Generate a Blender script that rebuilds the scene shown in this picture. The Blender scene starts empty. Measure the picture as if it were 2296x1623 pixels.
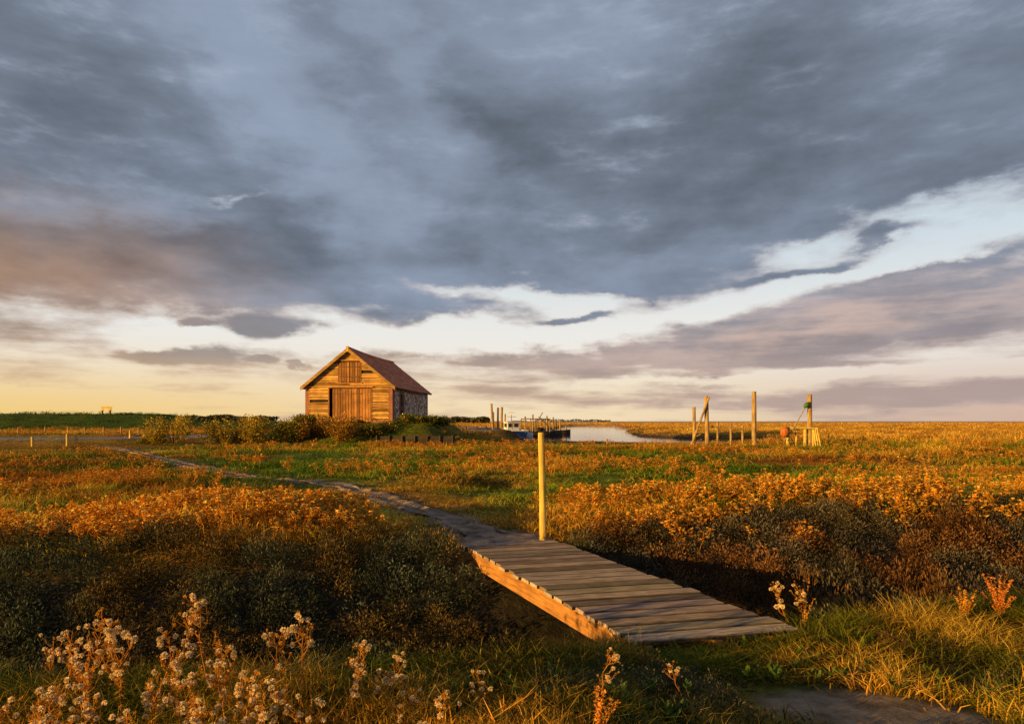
import bpy, math, random
import numpy as np
from mathutils import Vector, Matrix
R = np.random.RandomState(7)
random.seed(7)
scene = bpy.context.scene
COLL = scene.collection
scene.view_settings.view_transform = 'Standard'
scene.view_settings.look = 'None'
scene.view_settings.exposure = 0

# ------------------------------------------------------------------ noise
def vn(x, y, s=0.0):
    x = np.asarray(x, float); y = np.asarray(y, float)
    xi = np.floor(x); yi = np.floor(y); fx = x-xi; fy = y-yi
    fx = fx*fx*(3-2*fx); fy = fy*fy*(3-2*fy)
    def h(a, b):
        v = np.sin(a*127.1+b*311.7+s*74.7)*43758.5453
        return v-np.floor(v)
    return (h(xi, yi)*(1-fx)+h(xi+1, yi)*fx)*(1-fy)+(h(xi, yi+1)*(1-fx)+h(xi+1, yi+1)*fx)*fy
def fbm(x, y, s=0.0, o=4):
    t = 0; a = .5; n = 0
    for i in range(o):
        t = t+a*vn(np.asarray(x)*2**i, np.asarray(y)*2**i, s+i*3.1); n += a; a *= .5
    return t/n
def sst(a, b, x):
    t = np.clip((x-a)/(b-a), 0, 1); return t*t*(3-2*t)
def pdist(x, y, pts):
    d = np.full(np.shape(x), 1e9)
    for (ax, ay), (bx, by) in zip(pts[:-1], pts[1:]):
        vx, vy = bx-ax, by-ay
        t = np.clip(((x-ax)*vx+(y-ay)*vy)/(vx*vx+vy*vy), 0, 1)
        d = np.minimum(d, np.hypot(x-ax-t*vx, y-ay-t*vy))
    return d

PATH = [(-.05, 9.05), (-.35, 9.9), (-1.3, 11.8), (-2.9, 14.6), (-4.6, 17.6), (-7.6, 19.8), (-10.2, 23), (-14.2, 28), (-20, 36), (-26, 43)]
ROAD = [(-140, 40), (-45, 46), (-29, 48.5), (-22, 58), (-18, 70), (-10, 76), (-3, 79), (-4, 95), (-14, 130), (-40, 180)]
CREEK = [(30, 260), (20, 170), (10.5, 115), (7.3, 90), (12, 72), (30, 63), (60, 56), (140, 66)]
GULLY = [(-14, 31), (-9, 27), (-6, 24.5), (-3, 21.5), (-.5, 19.5), (-.6, 16.5)]
GULLY2 = [(4.5, 27), (7.5, 25), (12, 26), (17, 24.5)]
MUD = [(1.7, 3.85), (2.3, 3.62)]

def chan(x, y):
    yn = 4.90+.256*(x-.95)+.35*(vn(x/.9+3, x*0, 5)-.5)
    yf = 9.0+.19*x+.5*(vn(x/1.6, x*0, 9)-.5)*np.where(np.abs(x) < 1, .2, 1)
    return (y-yn)/(yf-yn)
def water_side(x, y):
    "low saltmarsh shoulder running down to the tidal creek"
    return sst(36, 62, y)*sst(-3.0, .5, x)*(1-sst(15, 24, x))*(1-sst(120, 150, y))
def height(x, y):
    x = np.asarray(x, float); y = np.asarray(y, float)
    d = np.hypot(x, y)
    fade = 1/(1+d/70)
    z = .16*(fbm(x/1.7, y/1.7, 1)-.5)+.5*(fbm(x/7, y/7, 2, 3)-.5)*sst(6, 20, d)*fade+.06*(fbm(x/.45, y/.45, 4, 2)-.5)
    z = z+.42*(fbm(x/2.4, y/1.7, 71, 3)-.5)*sst(10.5, 15, y)*fade*(1-sst(30, 45, y))
    z = z+.34*np.exp(-((x+4.1)/2.1)**2-((y-9.7)/1.2)**2)+.24*np.exp(-((x-5)/4.5)**2-((y-11.6)/1.5)**2)
    z = z+.05*np.exp(-((x+3.4)/2.2)**2-((y-3.4)/.9)**2)
    m = np.exp(-((x+.1)/1.1)**2-((y-9.5)/.8)**2)+np.exp(-((x-1.7)/1.2)**2-((y-4.7)/.8)**2)
    z = z*(1-np.clip(m, 0, 1))-.10*np.clip(m, 0, 1)
    t = chan(x, y)
    z = z-(1.1-.38*sst(1.8, 3.6, x))*sst(0, .22, t)*(1-sst(.45, 1.05, t))
    for P, dp, w in ((GULLY, .4, 1.0), (GULLY2, .4, 1.4)):
        z = z-dp*(1-sst(w*.3, w, pdist(x, y, P)+.4*(vn(x, y, 8)-.5)))
    dp = pdist(x, y, PATH); k = 1-sst(.4, 1.4, dp)
    z = z*(1-.8*k)-.05*k
    z = z-.42*water_side(x, y)
    def box(x0, x1, y0, y1, s):
        dx = np.maximum(np.maximum(x0-x, x-x1), 0); dy = np.maximum(np.maximum(y0-y, y-y1), 0)
        return 1-sst(0, s, np.hypot(dx, dy))
    m = box(-50, -7, 53, 72, 6); z = z*(1-m)+.5*m
    m = box(-15.6, -6.4, 48.0, 62, 3.0); z = z*(1-m)+1.45*m
    dr = pdist(x, y, ROAD); k = 1-sst(2.6, 5.5, dr)
    z = z*(1-k)+(.34+.2*sst(50, 70, y))*k
    dc = pdist(x, y, CREEK)+2.2*(vn(x/7, y/7, 12)-.5); hw = np.where(y > 76, 9.0, 6)
    k = 1-sst(0, 1, (dc-hw+1)/3.0); z = z*(1-k)-1.0*k
    hb = np.where(x < -47, 2.5, 0)+np.where(x >= -47, 1.25+1.25*(1-sst(-47, -39, x)), 0)*(1-sst(-33, -28, x))
    k = 1-sst(1.2, 8, np.abs(y-88-.15*(x+60)))
    z = np.where(hb*k > .01, np.maximum(z, hb*k), z)
    return z

# ------------------------------------------------------------------ materials
class NT:
    def __init__(s, tree): s.t = tree
    def n(s, typ, **k):
        nd = s.t.nodes.new(typ)
        for a, b in k.items(): setattr(nd, a, b)
        return nd
    def put(s, sock, v):
        if v is None: return
        if isinstance(v, bpy.types.NodeSocket): s.t.links.new(v, sock)
        else: sock.default_value = v
    def m(s, op, a, b=None, c=None, clamp=False):
        nd = s.n('ShaderNodeMath', operation=op, use_clamp=clamp)
        for i, v in enumerate((a, b, c)): s.put(nd.inputs[i], v)
        return nd.outputs[0]
    def mix(s, f, a, b, mode='MIX'):
        nd = s.n('ShaderNodeMix', data_type='RGBA', blend_type=mode)
        def col(v): return v if isinstance(v, bpy.types.NodeSocket) else (*v, 1) if len(v) == 3 else v
        s.put(nd.inputs[0], f); s.put(nd.inputs[6], col(a)); s.put(nd.inputs[7], col(b))
        return nd.outputs[2]
    def noise(s, vec, scale, detail=4, rough=.5, dist=0, color=False):
        nd = s.n('ShaderNodeTexNoise')
        s.put(nd.inputs['Vector'], vec); nd.inputs['Scale'].default_value = scale
        nd.inputs['Detail'].default_value = detail; nd.inputs['Roughness'].default_value = rough
        nd.inputs['Distortion'].default_value = dist
        return nd.outputs['Color' if color else 'Fac']
    def ss(s, v, a, b, c=0.0, d=1.0):
        nd = s.n('ShaderNodeMapRange', interpolation_type='SMOOTHSTEP')
        s.put(nd.inputs[0], v)
        for i, q in enumerate((a, b, c, d)): s.put(nd.inputs[1+i], q)
        return nd.outputs[0]
    def mapv(s, vec, scale=(1, 1, 1), loc=(0, 0, 0), rot=(0, 0, 0), typ='POINT'):
        nd = s.n('ShaderNodeMapping', vector_type=typ)
        s.put(nd.inputs[0], vec); nd.inputs[1].default_value = loc
        nd.inputs[2].default_value = rot; nd.inputs[3].default_value = scale
        return nd.outputs[0]

def newmat(name):
    m = bpy.data.materials.new(name); m.use_nodes = True
    for nd in list(m.node_tree.nodes): m.node_tree.nodes.remove(nd)
    g = NT(m.node_tree); out = g.n('ShaderNodeOutputMaterial')
    return m, g, out
def finish(g, out, col, rough=.85, bump=None, bstr=.5, bdist=.02, spec=.25, metal=0):
    p = g.n('ShaderNodeBsdfPrincipled')
    g.put(p.inputs['Base Color'], col if isinstance(col, bpy.types.NodeSocket) else (*col, 1))
    g.put(p.inputs['Roughness'], rough); p.inputs['Specular IOR Level'].default_value = spec
    p.inputs['Metallic'].default_value = metal
    if bump is not None:
        b = g.n('ShaderNodeBump'); b.inputs['Strength'].default_value = bstr; b.inputs['Distance'].default_value = bdist
        g.put(b.inputs['Height'], bump); g.t.links.new(b.outputs[0], p.inputs['Normal'])
    g.t.links.new(p.outputs[0], out.inputs[0]); return p
def attr(g): 
    a = g.n('ShaderNodeAttribute'); a.attribute_name = 'Col'; return a.outputs['Color']
def obj_co(g): return g.n('ShaderNodeTexCoord').outputs['Object']

def mat_wood(name, c1, c2, axis='z', sc=1.0, bstr=.6, rot=0, bd=.012, blotch=1.0, spec=.25):
    m, g, o = newmat(name)
    st = {'x': (.6, 9, 9), 'y': (9, .6, 9), 'z': (9, 9, .6)}[axis]
    co = g.mapv(obj_co(g), rot=(0, 0, rot)) if rot else obj_co(g)
    v = g.mapv(co, scale=tuple(q*sc for q in st))
    n1 = g.noise(v, 2.2, 6, .65, .4); n2 = g.noise(obj_co(g), 1.7*sc, 3)
    c = g.mix(g.ss(n1, .3, .7), c1, c2)
    c = g.mix(g.m('MULTIPLY', g.ss(n2, .35, .7), blotch), c, g.mix(.5, c, (c1[0]*.6, c1[1]*.62, c1[2]*.65)))
    c = g.mix(1.0, c, attr(g), 'MULTIPLY')
    finish(g, o, c, .85, n1, bstr, bd, spec); return m
def mat_plain(name, c, rough=.7, var=.35, sc=6, metal=0):
    m, g, o = newmat(name)
    n = g.noise(obj_co(g), sc, 5, .6)
    col = g.mix(g.ss(n, .3, .7), tuple(q*(1-var) for q in c), c)
    col = g.mix(1.0, col, attr(g), 'MULTIPLY')
    finish(g, o, col, rough, n, .3, .01, metal=metal); return m
def mat_veg(name, trans=.3):
    m, g, o = newmat(name)
    c = attr(g)
    d = g.n('ShaderNodeBsdfDiffuse'); t = g.n('ShaderNodeBsdfTranslucent'); mx = g.n('ShaderNodeMixShader')
    g.put(d.inputs[0], c); g.put(t.inputs[0], c); mx.inputs[0].default_value = trans
    g.t.links.new(d.outputs[0], mx.inputs[1]); g.t.links.new(t.outputs[0], mx.inputs[2]); g.t.links.new(mx.outputs[0], o.inputs[0])
    return m
VEG = mat_veg('foliage')
def mat_ground():
    m, g, o = newmat('marsh_ground')
    co = obj_co(g); n = g.noise(co, 6, 8, .7); n2 = g.noise(co, .35, 6, .65); n3 = g.noise(co, 30, 4, .7)
    c = g.mix(g.ss(n, .3, .7), (.45, .45, .45), (1.35, 1.35, 1.35))
    c = g.mix(1.0, attr(g), c, 'MULTIPLY')
    c = g.mix(1.0, c, g.mix(g.ss(n2, .35, .65), (.75, .8, .8), (1.2, 1.1, 1.0)), 'MULTIPLY')
    h = g.m('ADD', n, g.m('MULTIPLY', n3, .35))
    finish(g, o, c, .95, h, .9, .12, .1); return m
def mat_mud():
    m, g, o = newmat('mud')
    co = obj_co(g); n = g.noise(co, 3, 8, .65); n3 = g.noise(co, 22, 5, .7)
    c = g.mix(g.ss(n, .35, .65), (.13, .09, .06), (.38, .27, .19))
    finish(g, o, c, g.ss(n, .3, .7, .6, .95), g.m('ADD', n, g.m('MULTIPLY', n3, .3)), 1.0, .10, .2); return m
def mat_asphalt():
    m, g, o = newmat('asphalt')
    co = obj_co(g); n = g.noise(co, 1.2, 6, .6); n3 = g.noise(co, 60, 2, .5)
    c = g.mix(g.ss(n, .3, .7), (.14, .135, .14), (.22, .21, .21))
    finish(g, o, c, .9, n3, .4, .01); return m
def mat_water():
    m, g, o = newmat('creek_water')
    co = g.mapv(obj_co(g), scale=(1, .5, 1)); n = g.noise(co, 2.5, 4, .5)
    finish(g, o, (.03, .035, .04), .06, n, .16, .02, .5); return m
def mat_flint():
    m, g, o = newmat('flint_wall')
    co = obj_co(g)
    v = g.n('ShaderNodeTexVoronoi'); g.put(v.inputs['Vector'], co); v.inputs['Scale'].default_value = 5.5
    v2 = g.n('ShaderNodeTexVoronoi', feature='DISTANCE_TO_EDGE'); g.put(v2.inputs['Vector'], co); v2.inputs['Scale'].default_value = 5.5
    sep = g.n('ShaderNodeSeparateColor'); g.t.links.new(v.outputs['Color'], sep.inputs[0])
    c = g.mix(g.ss(sep.outputs[0], .3, .55), (.16, .13, .11), (.74, .64, .54))
    c = g.mix(g.ss(sep.outputs[1], .74, .78), c, (.42, .16, .08))
    c = g.mix(g.ss(v2.outputs[0], .02, .09), (.22, .17, .13), c)
    finish(g, o, c, .8, v2.outputs[0], 1, .05); return m
def mat_brick():
    m, g, o = newmat('red_brick')
    co = obj_co(g)
    c3 = g.n('ShaderNodeCombineXYZ'); s = g.n('ShaderNodeSeparateXYZ'); g.put(s.inputs[0], co)
    g.put(c3.inputs[0], g.m('ADD', s.outputs[0], s.outputs[1])); g.put(c3.inputs[1], s.outputs[2])
    b = g.n('ShaderNodeTexBrick'); g.put(b.inputs['Vector'], c3.outputs[0]); b.inputs['Scale'].default_value = 1
    b.inputs['Brick Width'].default_value = .23; b.inputs['Row Height'].default_value = .078; b.inputs['Mortar Size'].default_value = .009
    b.inputs['Color1'].default_value = (.36, .10, .04, 1); b.inputs['Color2'].default_value = (.24, .07, .03, 1); b.inputs['Mortar'].default_value = (.35, .25, .18, 1)
    n = g.noise(co, 3, 4); c = g.mix(g.ss(n, .3, .7), b.outputs[0], g.mix(.5, b.outputs[0], (.12, .07, .05)))
    finish(g, o, c, .9, b.outputs['Fac'], -.5, .01); return m
def mat_tile():
    m, g, o = newmat('clay_tile')
    co = obj_co(g); n = g.noise(co, 2.2, 6, .7); n2 = g.noise(co, 14, 2)
    c = g.mix(g.ss(n, .3, .7), (.50, .14, .07), (.78, .27, .13)); c = g.mix(g.ss(n2, .5, .7), c, (.32, .14, .09))
    c = g.mix(1.0, c, attr(g), 'MULTIPLY')
    finish(g, o, c, .85, n2, .4, .02); return m

GROUND = mat_ground(); MUDM = mat_mud(); ASPH = mat_asphalt(); WATER = mat_water(); FLINT = mat_flint(); BRICK = mat_brick(); TILE = mat_tile()
W_CLAD = mat_wood('weathered_boards', (.36, .20, .055), (.84, .50, .14), 'x')
W_DOOR = mat_wood('door_timber', (.25, .11, .035), (.58, .28, .08), 'z')
W_POST = mat_wood('post_timber', (.44, .29, .06), (.80, .57, .13), 'z', 2)
W_POST2 = mat_wood('weathered_post_timber', (.18, .12, .05), (.50, .33, .13), 'z', 1.5)
W_DECK = mat_wood('deck_timber', (.13, .108, .092), (.36, .305, .26), 'x', 3.0, .3, rot=math.radians(-14), bd=.003, blotch=.6, spec=.15)
W_BEAM = mat_wood('beam_timber', (.22, .10, .028), (.50, .235, .06), 'x', 2, .4, rot=math.radians(67.6), bd=.004, blotch=1.0)
W_DARK = mat_wood('old_dark_timber', (.03, .024, .018), (.085, .065, .045), 'x')

# ------------------------------------------------------------------ mesh builder
class MB:
    def __init__(s): s.v = []; s.f = []; s.c = []
    def add(s, vs, fs, col=(1, 1, 1)):
        b = len(s.v); s.v += [tuple(q) for q in vs]; s.f += [tuple(b+i for i in f) for f in fs]
        s.c += list(col) if isinstance(col, list) else [col]*len(vs)
    def hexa(s, p, col=(1, 1, 1)):
        s.add(p, [(0, 3, 2, 1), (4, 5, 6, 7), (0, 1, 5, 4), (1, 2, 6, 5), (2, 3, 7, 6), (3, 0, 4, 7)], col)
    def box(s, x0, x1, y0, y1, z0, z1, col=(1, 1, 1)):
        s.hexa([(x0, y0, z0), (x1, y0, z0), (x1, y1, z0), (x0, y1, z0), (x0, y0, z1), (x1, y0, z1), (x1, y1, z1), (x0, y1, z1)], col)
    def tube(s, pts, rs, n=8, col=(1, 1, 1), cap=True, jit=0):
        b = len(s.v); up = Vector((0, 0, 1))
        pts = [Vector(p) for p in pts]
        for i, p in enumerate(pts):
            t = (pts[min(i+1, len(pts)-1)]-pts[max(i-1, 0)]).normalized()
            a = t.cross(up if abs(t.z) < .9 else Vector((0, 1, 0))).normalized(); c = t.cross(a)
            for k in range(n):
                w = 2*math.pi*k/n; r = rs[i]*(1+random.uniform(-jit, jit))
                s.v.append(tuple(p+a*math.cos(w)*r+c*math.sin(w)*r)); s.c.append(col)
        for i in range(len(pts)-1):
            for k in range(n):
                s.f.append((b+i*n+k, b+i*n+(k+1) % n, b+(i+1)*n+(k+1) % n, b+(i+1)*n+k))
        if cap:
            s.f.append(tuple(b+k for k in range(n))[::-1]); e = b+(len(pts)-1)*n; s.f.append(tuple(e+k for k in range(n)))
    def ball(s, c, r, n=12, col=(1, 1, 1), sq=(1, 1, 1)):
        b = len(s.v); m = n//2
        for i in range(m+1):
            th = math.pi*i/m
            for k in range(n):
                ph = 2*math.pi*k/n
                s.v.append((c[0]+r*sq[0]*math.sin(th)*math.cos(ph), c[1]+r*sq[1]*math.sin(th)*math.sin(ph), c[2]+r*sq[2]*math.cos(th))); s.c.append(col)
        for i in range(m):
            for k in range(n): s.f.append((b+i*n+k, b+(i+1)*n+k, b+(i+1)*n+(k+1) % n, b+i*n+(k+1) % n))
    def obj(s, name, mat, parent=None, smooth=False):
        me = bpy.data.meshes.new(name); me.from_pydata(s.v, [], s.f); me.update()
        a = me.color_attributes.new('Col', 'FLOAT_COLOR', 'POINT')
        a.data.foreach_set('color', np.array([(*c, 1) for c in s.c], 'f').ravel())
        if smooth: me.polygons.foreach_set('use_smooth', [True]*len(me.polygons))
        me.materials.append(mat); o = bpy.data.objects.new(name, me); COLL.objects.link(o)
        if parent: o.parent = parent
        return o
def tag(o, label=None, category=None, group=None, kind=None):
    if label: o['label'] = label
    if category: o['category'] = category
    if group: o['group'] = group
    if kind: o['kind'] = kind
    return o
def empty(name, loc, rz=0):
    e = bpy.data.objects.new(name, None); e.location = loc; e.rotation_euler = (0, 0, rz); e.empty_display_size = .3; COLL.objects.link(e); return e

def npmesh(name, V, Q, C, mat, smooth=False):
    me = bpy.data.meshes.new(name); me.vertices.add(len(V)); me.vertices.foreach_set('co', V.astype('f').ravel())
    nf, k = Q.shape; me.loops.add(nf*k); me.loops.foreach_set('vertex_index', Q.astype('i').ravel())
    me.polygons.add(nf); me.polygons.foreach_set('loop_start', np.arange(0, nf*k, k, dtype='i'))
    if smooth: me.polygons.foreach_set('use_smooth', np.ones(nf, bool))
    me.update(calc_edges=True)
    a = me.color_attributes.new('Col', 'FLOAT_COLOR', 'POINT')
    a.data.foreach_set('color', np.concatenate([C, np.ones((len(C), 1))], 1).astype('f').ravel())
    me.materials.append(mat); o = bpy.data.objects.new(name, me); COLL.objects.link(o); return o
def replicate(protos, which, pos, rot, sxy, sz, tint):
    Vs = []; Qs = []; Cs = []; base = 0
    for k, (pv, pq, pc) in enumerate(protos):
        i = np.where(which == k)[0]
        if len(i) == 0: continue
        c, s = np.cos(rot[i])[:, None], np.sin(rot[i])[:, None]
        X = (pv[None, :, 0]*c-pv[None, :, 1]*s)*sxy[i][:, None]+pos[i, 0][:, None]
        Y = (pv[None, :, 0]*s+pv[None, :, 1]*c)*sxy[i][:, None]+pos[i, 1][:, None]
        Z = pv[None, :, 2]*sz[i][:, None]+pos[i, 2][:, None]
        V = np.stack([X, Y, Z], 2).reshape(-1, 3)
        Q = (pq[None]+(np.arange(len(i))*len(pv))[:, None, None]).reshape(-1, pq.shape[1])+base
        C = (pc[None]*tint[i][:, None, :]).reshape(-1, 3)
        Vs.append(V); Qs.append(Q); Cs.append(C); base += len(V)
    return np.concatenate(Vs), np.concatenate(Qs), np.clip(np.concatenate(Cs), 0, 1)

# ------------------------------------------------------------------ terrain
nx, ny = 720, 720
xs = 2.2*np.sinh(np.linspace(-7.9, 7.9, nx)); ys = 6+2.4*np.sinh(np.linspace(-4.5, 8.1, ny))
X, Y = np.meshgrid(xs, ys); Z = height(X, Y)
def zone_color(x, y):
    """per-position vegetation tint (base colours)"""
    g1 = fbm(x/7, y/7, 21, 4); g2 = fbm(x/2.2+9, y/3, 25, 4); g3 = fbm(x/6, y/3, 27, 3)
    green = np.array([.15, .24, .022]); gold = np.array([.70, .46, .055]); rust = np.array([.50, .18, .03]); olive = np.array([.27, .27, .035])
    d = np.hypot(x, y)
    a = sst(.43, .52, g1+.2*(g2-.5))[..., None]; b = sst(.48, .60, g2)[..., None]; c = sst(.52, .62, g3)[..., None]
    col = gold*(1-a)+green*a
    col = col*(1-b*.6)+olive*b*.6
    col = col*(1-c*.75)+rust*c*.75
    gb = np.exp(-((x-1.5)/7)**2-((y-16.5)/4.5)**2)+.9*np.exp(-((x-7)/5)**2-((y-13.5)/1.8)**2)+.8*np.exp(-((x+9)/6)**2-((y-31)/5)**2)
    gb = np.clip(gb*(2.6*g2-.55), 0, .85)[..., None]
    col = col*(1-gb)+(green*1.45)*gb
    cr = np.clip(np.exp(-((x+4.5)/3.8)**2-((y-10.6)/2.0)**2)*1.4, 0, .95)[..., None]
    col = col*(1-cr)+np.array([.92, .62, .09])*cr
    far = sst(40, 80, d)[..., None]
    col = col*(1-far)+(np.array([.80, .45, .07])*(.5+1.0*g1[..., None]))*far
    bank = ((y > 74)&(x < -24)).astype(float)[..., None]
    col = col*(1-bank)+np.array([.11, .19, .03])*bank
    return col
C = zone_color(X, Y)*.42
t = chan(X, Y); inch = (sst(-.02, .12, t)*(1-sst(.85, 1.0, t)))[..., None]
C = C*(1-inch)+np.array([.04, .033, .022])*inch
k = (1-sst(5.5, 9, pdist(X, Y, CREEK)-np.where(Y > 76, 4, 0)))[..., None]; C = C*(1-k)+np.array([.05, .038, .028])*k
far = sst(120, 350, np.hypot(X, Y))[..., None]; C = C*(1-far)+np.array([.80, .42, .12])*far
d1 = (1-sst(.2, 1.0, np.minimum(pdist(X, Y, GULLY), pdist(X, Y, GULLY2))))[..., None]; C = C*(1-d1)+np.array([.04, .03, .022])*d1
mk = (1-sst(.2, .48, pdist(X, Y, MUD)+.3*(vn(X*2.5, Y*2.5, 3)-.5)))[..., None]; C = C*(1-mk)+np.array([.36, .26, .18])*mk
mk = (1-sst(.35, .85, pdist(X, Y, PATH)+.6*(vn(X*2, Y*2, 13)-.5)))[..., None]*.85; C = C*(1-mk)+np.array([.24, .17, .115])*mk
I = np.arange(nx*ny).reshape(ny, nx)
Q = np.stack([I[:-1, :-1], I[:-1, 1:], I[1:, 1:], I[1:, :-1]], -1).reshape(-1, 4)
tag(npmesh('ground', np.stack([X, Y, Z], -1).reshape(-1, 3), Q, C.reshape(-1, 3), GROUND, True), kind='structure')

def ribbon(name, pts, w, mat, lift, wob=.0, step=.35):
    P = [np.array(p, float) for p in pts]; out = []
    for i in range(len(P)-1):
        p0 = P[max(i-1, 0)]; p1 = P[i]; p2 = P[i+1]; p3 = P[min(i+2, len(P)-1)]; n = max(3, int(np.linalg.norm(p2-p1)/step))
        for j in range(n):
            u = j/n; out.append(.5*((2*p1)+(p2-p0)*u+(2*p0-5*p1+4*p2-p3)*u*u+(3*p1-p0-3*p2+p3)*u**3))
    out = np.array(out); T = np.gradient(out, axis=0); T /= np.linalg.norm(T, axis=1)[:, None]+1e-9; Nn = np.stack([-T[:, 1], T[:, 0]], 1)
    m = 13; V = []
    for j in range(m):
        s = (j/(m-1)*2-1)
        ww = w/2*(1+wob*(fbm(out[:, 0]*1.6+s*5, out[:, 1]*1.6, 33)-.5)*2.4)*(1+(.7 if wob else 0)*(1-sst(9.5, 12.5, out[:, 1])))
        q = out+Nn*(s*ww)[:, None]
        rut = -wob*.04*np.exp(-(s/.35)**2)+wob*.16*(fbm(q[:, 0]*2.2, q[:, 1]*2.2, 44)-.53)
        z = height(q[:, 0], q[:, 1])+lift+rut-(.09 if abs(s) > .9 else 0)
        V.append(np.stack([q[:, 0], q[:, 1], z], 1))
    V = np.stack(V, 1); n = len(out); I = np.arange(n*m).reshape(n, m)
    Q = np.stack([I[:-1, :-1], I[1:, :-1], I[1:, 1:], I[:-1, 1:]], -1).reshape(-1, 4)
    return tag(npmesh(name, V.reshape(-1, 3), Q, np.ones((n*m, 3)), mat, True), kind='structure')
ribbon('path', PATH, .66, MUDM, .03, .7, .12)
ribbon('road', ROAD, 4.8, ASPH, .06, 0, 1.0)
w = MB(); w.add([(-25, 60, -.5), (60, 60, -.5), (60, 280, -.5), (-25, 280, -.5)], [(0, 1, 2, 3)]); tag(w.obj('water', WATER), kind='structure')
w = MB(); w.add([(150, 1300, .12), (3000, 1300, .12), (4000, 6000, .12), (-500, 6000, .12)], [(0, 1, 2, 3)])
tag(w.obj('sea', WATER), kind='structure')

# ------------------------------------------------------------------ vegetation prototypes
def blades(n, spread, hmin, hmax, wid, lean, rng, seeds=0):
    V = []; Q = []; Cc = []
    for i in range(n):
        a = rng.uniform(0, 6.283); r = spread*math.sqrt(rng.rand()); bx, by = r*math.cos(a), r*math.sin(a)
        h = rng.uniform(hmin, hmax); d = rng.uniform(0, 6.283); l = rng.uniform(.1, 1)*lean*h; f = rng.uniform(0, 6.283)
        px, py = math.cos(f)*wid/2, math.sin(f)*wid/2; lx, ly = math.cos(d)*l, math.sin(d)*l; b = len(V)
        for (u, ww) in ((0, 1), (.55, .85), (1, .12)):
            V += [(bx+lx*u*u-px*ww, by+ly*u*u-py*ww, h*(u-.12*u*u*lean)), (bx+lx*u*u+px*ww, by+ly*u*u+py*ww, h*(u-.12*u*u*lean))]
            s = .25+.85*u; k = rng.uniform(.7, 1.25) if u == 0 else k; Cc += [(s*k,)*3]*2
        Q += [(b, b+1, b+3, b+2), (b+2, b+3, b+5, b+4)]
    return np.array(V), np.array(Q), np.array(Cc)
def leafball(n, rad, hgt, ls, rng, tw=6):
    V = []; Q = []; Cc = []
    for i in range(n):
        u = rng.normal(size=3); u /= np.linalg.norm(u); u[2] = abs(u[2]); rr = rng.uniform(.45, 1.1)**.6
        p = np.array([u[0]*rad, u[1]*rad, u[2]*hgt])*rr
        d = u+rng.normal(size=3)*.7+np.array([0, 0, .5]); d /= np.linalg.norm(d); s = np.cross(d, rng.normal(size=3)); s /= np.linalg.norm(s)+1e-6
        L = ls*rng.uniform(.6, 1.3); w = L*.32; b = len(V)
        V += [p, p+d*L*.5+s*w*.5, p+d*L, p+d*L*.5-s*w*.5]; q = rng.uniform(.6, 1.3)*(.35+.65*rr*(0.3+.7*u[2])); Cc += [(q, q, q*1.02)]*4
        Q.append((b, b+1, b+2, b+3))
    return np.array(V), np.array(Q), np.array(Cc)
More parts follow.
